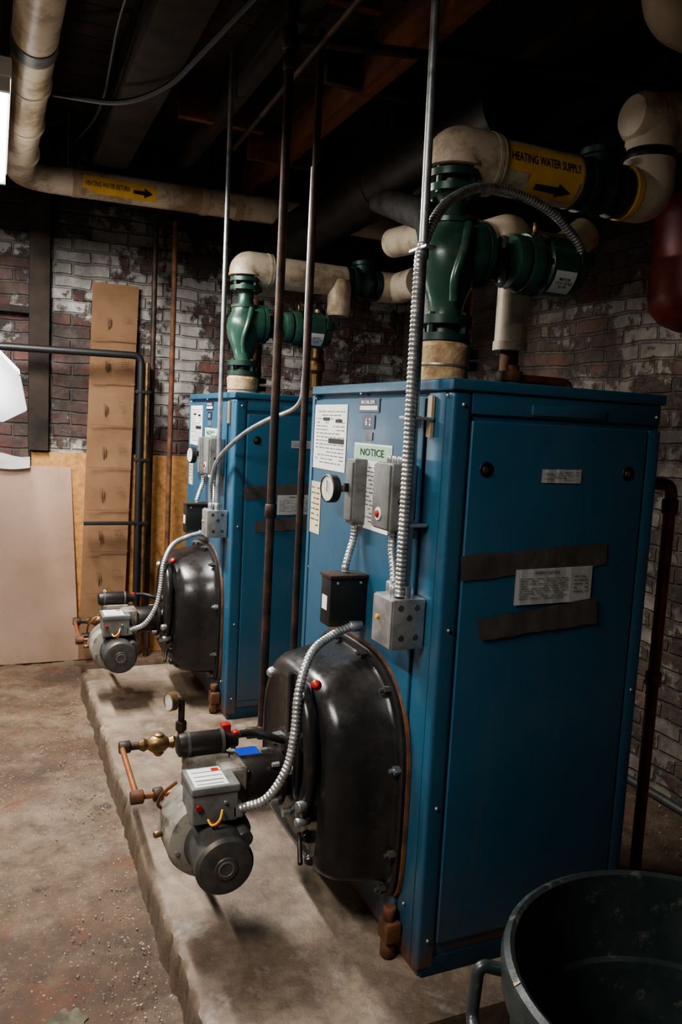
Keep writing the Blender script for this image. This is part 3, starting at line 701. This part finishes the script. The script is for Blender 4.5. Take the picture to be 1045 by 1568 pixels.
tube("cable",[(-.9,2.2,2.72),(-.5,1.9,2.63),(-.35,1.7,2.66),(-.2,1.0,2.74)],.012,blackplastic,g,.3,8)
tube("cable_b",[(-.62,2.9,2.74),(-.55,2.2,2.69),(-.6,1.2,2.73),(-.5,.2,2.70)],.007,blackplastic,g,.3,8)

g=group("heating_return_pipe")
Z=2.60
sweep("run",fillet([(-.83,-2.9,Z),(-.87,3.08,Z),(.9,3.08,Z+.03),(1.6,3.08,Z+.03)],.19,12),.073,pvc,g,36)
for k,yy in enumerate((.9,1.35,1.75,2.2,2.65)): lathe("joint_%d"%k,(-.8585-.0,yy,Z),(0,1,0),[(0,.06),(.001,.0775),(.03 if k!=1 else .09,.0775),(.031 if k!=1 else .091,.06)],pvc if k!=1 else greycase,g)
for k,xx in enumerate((-.60,.1,.3)): lathe("wrap_%d"%k,(xx,3.08,Z+.004+.01*(xx>0)),(1,0,.017),[(0,.06),(.001,.0755),(.04,.0755),(.041,.06)],pvcw,g)
def dz(x): return Z+.03*(x+.87)/1.77
wrapband("label",-.55,-.16,3.08,dz(-.35),.0745,math.radians(-48),math.radians(22),yellow,g)
wraptext("label_text","HEATING WATER RETURN",.036,-.42,3.08,dz(-.35),.0755,math.radians(-10),ink,g,.23)
def arrow2(t):
    d=abs(t-.5)*2
    return ((-.285 if d<.4 else -.225),-.18-.045*d)
wrapband("label_arrow",0,0,3.08,dz(-.35),.0757,math.radians(-36),math.radians(4),ink,g,24,arrow2)
cyl("hanger_rod",(-.62,3.08,2.66),(-.62,3.08,2.96),.004,galv,g,8)

g=group("flue_duct")
sweep("breeching",[(.62,3.0,2.45),(.62,.75,2.47)],.13,blacksteel,g,36)
for k,yy in enumerate((1.1,1.7,2.3,2.9)): lathe("seam_%d"%k,(.62,yy,2.46),(0,1,0),[(0,.128),(.005,.135),(.02,.135),(.025,.128)],blacksteel,g)
g=group("flue_connector")
sweep("branch",fillet([(.60,1.75,2.40),(.50,1.05,2.15),(.42,.80,1.60)],.12,8),.058,darkgrey,g,28)

g=group("expansion_tank")
lathe("tank",(1.26,.50,1.76),(0,0,1),[(0,.01),(.005,.06),(.03,.12),(.07,.155),(.12,.165),(.38,.165),(.43,.155),(.47,.12),(.49,.06),(.495,.01)],tankred,g,40)
cyl("nipple",(1.26,.50,2.25),(1.26,.50,2.6),.014,pipeblk,g,12)
g=group("copper_pipe")
tube("pipe",[(.80,.42,1.24),(1.08,.36,1.24),(1.08,.36,-.125)],.020,copper,g,.04)
for k,zz in enumerate((1.14,.55)): cyl("coupling_%d"%k,(1.08,.36,zz),(1.08,.36,zz+.05),.027,copper,g,16)
g=group("floor_hose")
tube("hose",[(1.58,2.2,-.10),(1.58,1.0,-.10),(1.57,.3,-.10),(1.4,-.4,-.10)],.018,darkgrey,g,.2)
g=group("overhead_insulated_pipe")
sweep("pipe",fillet([(.93,.43,2.96),(.93,.43,2.70),(1.5,.43,2.66)],.09,10),.075,pvc,g,28)

# ------------------------------------------------------------------ far-left stuff
g=group("plywood_sheet")
bm=bmesh.new(); 
V=[bm.verts.new(v) for v in [(-1.75,3.30,ZF),(-.505,3.30,ZF),(-.56,3.37,1.045),(-1.75,3.37,1.06)]]; f=bm.faces.new(V); bmesh.ops.solidify(bm,geom=[f],thickness=.015)
me=bpy.data.meshes.new("sheet");bm.to_mesh(me);bm.free();obj("sheet",me,ply,g)
box("osb_panel",-.78,.6,3.385,3.415,ZF,1.13,osb)
bm=bmesh.new(); rows=[]
for i in range(15):
    t=i/14; xx=-1.45+t*.66; top=1.16-.06*t+.008*math.sin(t*19); 
    rows.append([bm.verts.new((xx,3.36+.01*math.sin(t*23),top)),bm.verts.new((xx,3.325+.006*math.sin(t*17+1),1.075)),bm.verts.new((xx,3.335,1.035+.008*math.sin(t*13)))])
for i in range(14):
    for k in range(2): bm.faces.new((rows[i][k],rows[i+1][k],rows[i+1][k+1],rows[i][k+1]))
bmesh.ops.solidify(bm,geom=bm.faces[:],thickness=.004)
me=bpy.data.meshes.new("white_cloth");bm.to_mesh(me);bm.free();obj("white_cloth",me,paper,None,True)
g=group("cardboard_stack")
for k in range(2):
    bm=bmesh.new(); dx=.0+.10*k; dy=-.012*k
    V=[bm.verts.new(v) for v in [(-.51+dx,3.30+dy,ZF),(-.28+dx*.3,3.30+dy,ZF),(-.185+dx*.0,3.385+dy,2.14),(-.45+dx,3.385+dy,2.14)]]; f=bm.faces.new(V); bmesh.ops.solidify(bm,geom=[f],thickness=.01)
    me=bpy.data.meshes.new("carton");bm.to_mesh(me);bm.free();obj("carton_%d"%k,me,card,g)
for k in range(8):
    t=.1+k*.112; zz=ZF+t*(2.14-ZF); yy=3.268+t*.085; xc=-.45+t*.055
    box("carton_print_a_%d"%k,xc+.03,xc+.04,yy-.004,yy,zz,zz+.06,cardprint,g)
    box("carton_print_c_%d"%k,xc+.045,xc+.05,yy-.004,yy,zz+.01,zz+.06,cardprint,g)
    doclines("carton_print_b_%d"%k,xc+.12,xc+.17,zz+.02,zz+.08,'side',yy-.007,4,cardprint,g,k)
    box("carton_fold_%d"%k,xc-.045,xc+.205,yy-.003,yy,zz-.07,zz-.066,cardprint,g)
g=group("timber_post")
box("post",-.80,-.69,3.34,3.415,1.14,2.9,woodd,g,.005)
box("rail",-1.6,-.69,3.36,3.415,1.92,1.96,woodd,g,.004)
g=group("black_drain_pipe")
tube("pipe",[(-1.8,3.2,1.70),(-.19,3.2,1.72),(-.19,3.2,.06),(-.5,3.2,.05)],.021,blackplastic,g,.05)
tube("brass_line",[(-.155,3.2,1.68),(-.155,3.2,.3)],.012,brass,g)
for k,zz in enumerate((.72,1.1,1.5)): box("clamp_%d"%k,-.5 if k==0 else -.22,-.13,3.18,3.21,zz,zz+.02,blackplastic,g,.003)
g=group("reflector_umbrella")
ax=Vector((.50,.50,.62)).normalized(); cc=Vector((-1.09,2.82,1.54)); UR=.32
lathe("canopy",tuple(cc),tuple(ax),[(0,UR),(.04,UR*.89),(.075,UR*.67),(.10,UR*.39),(.11,.005),(.108,.005),(.098,UR*.385),(.073,UR*.665),(.038,UR*.885),(-.002,UR*.995)],cloth,g,8,20)
for k in range(8):
    u,w_=frame(ax); t=k*math.pi/4; d=u*math.cos(t)+w_*math.sin(t)
    tube("rib_%d"%k,[tuple(cc+ax*.104),tuple(cc+ax*.092+d*UR*.39),tuple(cc+ax*.068+d*UR*.67),tuple(cc-ax*.004+d*UR)],.003,blacksteel,g,.05,8)
tube("shaft",[tuple(cc+ax*.11),tuple(cc-ax*.4)],.006,blacksteel,g)
tube("stand",[tuple(cc-ax*.4),(-1.40,2.6,-.12)],.012,blacksteel,g)
lp=cc-ax*.22
L=bpy.data.lights.new("flash_lamp",'POINT'); L.energy=18; L.shadow_soft_size=.05; L.color=(1,.98,.96)
o=bpy.data.objects.new("flash_lamp",L); COL.objects.link(o); o.parent=g; o.location=lp

# ------------------------------------------------------------------ trash can
g=group("plastic_bin")
C=(.09,-.74); 
prof_out=[(ZF,.225),(ZF+.01,.235),(.0,.25),(.30,.29),(.44,.305),(.445,.318),(.46,.320),(.49,.322),(.505,.318),(.51,.308),(.505,.300),(.48,.298),(.44,.295),(.34,.285),(.335,.275),(.325,.273),(.10,.248),(.095,.238),(.0,.228),(ZF+.03,.215),(ZF+.02,.20),(ZF+.02,.001)]
lathe("shell",(C[0],C[1],0),(0,0,1),prof_out,canm,g,72)
rnd=random.Random(11)
bm=bmesh.new()
for k in range(14):
    a=rnd.uniform(0,6.28); w_=rnd.uniform(.01,.03)
    q=[bm.verts.new((C[0]+math.cos(a+s)*r_,C[1]+math.sin(a+s)*r_,z_)) for s,r_,z_ in ((0,.3185,.506),(w_,.3185,.506),(w_*.8,.309,.5113),(w_*.3,.309,.5113))]
    bm.faces.new(q)
me=bpy.data.meshes.new("rim_scuffs");bm.to_mesh(me);bm.free();obj("rim_scuffs",me,scuff,g)
for s,ang in enumerate((2.78,-.4)):
    ca,sa=math.cos(ang),math.sin(ang); ta,tb=-sa,ca
    def P(r,t,z): return (C[0]+ca*r+ta*t,C[1]+sa*r+tb*t,z)
    tube("handle_%d"%s,[P(.31,-.075,.46),P(.350,-.075,.47),P(.36,-.06,.38),P(.36,.06,.38),P(.350,.075,.47),P(.31,.075,.46)],.011,canm,g,.02,12)

# debris
bm=bmesh.new(); rnd=random.Random(5)
for k in range(2300):
    r=rnd.choice((.0012,.0015,.002,.003,.004))
    if k<900: x_=-.57-abs(rnd.gauss(0,.10)); y_=rnd.uniform(-.5,2.6)
    elif k<1750: x_=rnd.uniform(-1.4,-.57); y_=rnd.uniform(-.5,2.5)
    else: x_=rnd.uniform(.85,1.6); y_=rnd.uniform(-.1,1.6); r*=1.8
    mt=Matrix.Translation((x_,y_,ZF+r*.1))@Matrix.Rotation(rnd.uniform(0,6),4,'Z')@Matrix.Diagonal((1,rnd.uniform(.5,1),.5,1))
    bmesh.ops.create_icosphere(bm,subdivisions=1,radius=r,matrix=mt)
me=bpy.data.meshes.new("floor_rubble");bm.to_mesh(me);bm.free()
obj("floor_rubble",me,M("rubble",(.26,.18,.12),(.45,.39,.32),.85,0,30))
def blob(name,cx,cy,r,h,mat,seed):
    rnd=random.Random(seed); bm=bmesh.new(); n=40; R=[r*rnd.uniform(.55,1.25) for _ in range(n)]
    R=[(R[i-1]+R[i]*2+R[(i+1)%n])/4 for i in range(n)]
    rings=[]
    for s,z in ((1.,-.006),(.93,h),(.6,h*1.15),(.25,h*.9)):
        rings.append([bm.verts.new((cx+math.cos(2*math.pi*k/n)*R[k]*s,cy+math.sin(2*math.pi*k/n)*R[k]*s*1.3,ZF+z+rnd.uniform(-.3,.3)*h*(s<.99))) for k in range(n)])
    for a,b in zip(rings,rings[1:]):
        for k in range(n): bm.faces.new((a[k],a[(k+1)%n],b[(k+1)%n],b[k]))
    bm.faces.new(rings[-1])
    me=bpy.data.meshes.new(name);bm.to_mesh(me);bm.free(); return obj(name,me,mat,None,True,50)
blob("floor_patch",-.81,.28,.055,.004,M("patch_grey",(.13,.12,.075),(.07,.06,.042),.85,0,24,.6),1)

# ------------------------------------------------------------------ lights
def emis(name,c,s):
    m,nt,b=newmat(name); b.inputs["Emission Color"].default_value=(*c,1); b.inputs["Emission Strength"].default_value=s; return m
tubem=emis("fluorescent_tube_glow",(1,.97,.9),12)
def fixture(x,y0,y1,z,power):
    g=group("fluorescent_or_fill_light")
    box("housing",x-.055,x+.055,y0-.03,y1+.03,z,z+.06,paper,g,.008)
    for k,dx in enumerate((-.03,.03)): cyl("tube_%d"%k,(x+dx,y0,z-.022),(x+dx,y1,z-.022),.014,tubem,g,12)
    for k,yy in enumerate((y0-.02,y1)): box("socket_%d"%k,x-.05,x+.05,yy,yy+.02,z-.045,z,paper,g,.003)
    for k,yy in enumerate((y0+.2,y1-.2)): cyl("hanger_%d"%k,(x,yy,z+.06),(x,yy,2.76),.002,galv,g,6)
    L=bpy.data.lights.new("lamp",'AREA'); L.shape='RECTANGLE'; L.size=.10; L.size_y=y1-y0; L.energy=power; L.color=(1,.97,.93)
    o=bpy.data.objects.new("lamp",L); COL.objects.link(o); o.parent=g; o.location=(x,(y0+y1)/2,z-.05)
    return g
fixture(-.985,1.35,2.5,2.44,120)
fixture(-1.75,-1.2,-.1,2.45,72)  # unseen fill lamp added behind the camera, modelled as a tube fixture
w=bpy.data.worlds.new("World"); sc.world=w; w.use_nodes=True
w.node_tree.nodes["Background"].inputs[0].default_value=(.6,.7,.9,1); w.node_tree.nodes["Background"].inputs[1].default_value=.02

# ------------------------------------------------------------------ camera
Vc=[-0.9768,-1.5945,1.3787,0.4159,0.1097,0.0516,1210.4147]
a,b,c=Vc[3:6]
f=np.array([np.sin(a)*np.cos(b),np.cos(a)*np.cos(b),-np.sin(b)]); r=np.array([np.cos(a),-np.sin(a),0.]); u=np.cross(r,f)
r2=r*np.cos(c)+u*np.sin(c); u2=-r*np.sin(c)+u*np.cos(c)
cd=bpy.data.cameras.new("camera"); cd.sensor_fit='HORIZONTAL'; cd.sensor_width=36; cd.lens=36*Vc[6]/1045; cd.clip_start=.05
co=bpy.data.objects.new("camera",cd); COL.objects.link(co)
co.matrix_world=Matrix([[r2[0],u2[0],-f[0],Vc[0]],[r2[1],u2[1],-f[1],Vc[1]],[r2[2],u2[2],-f[2],Vc[2]],[0,0,0,1]])
sc.camera=co
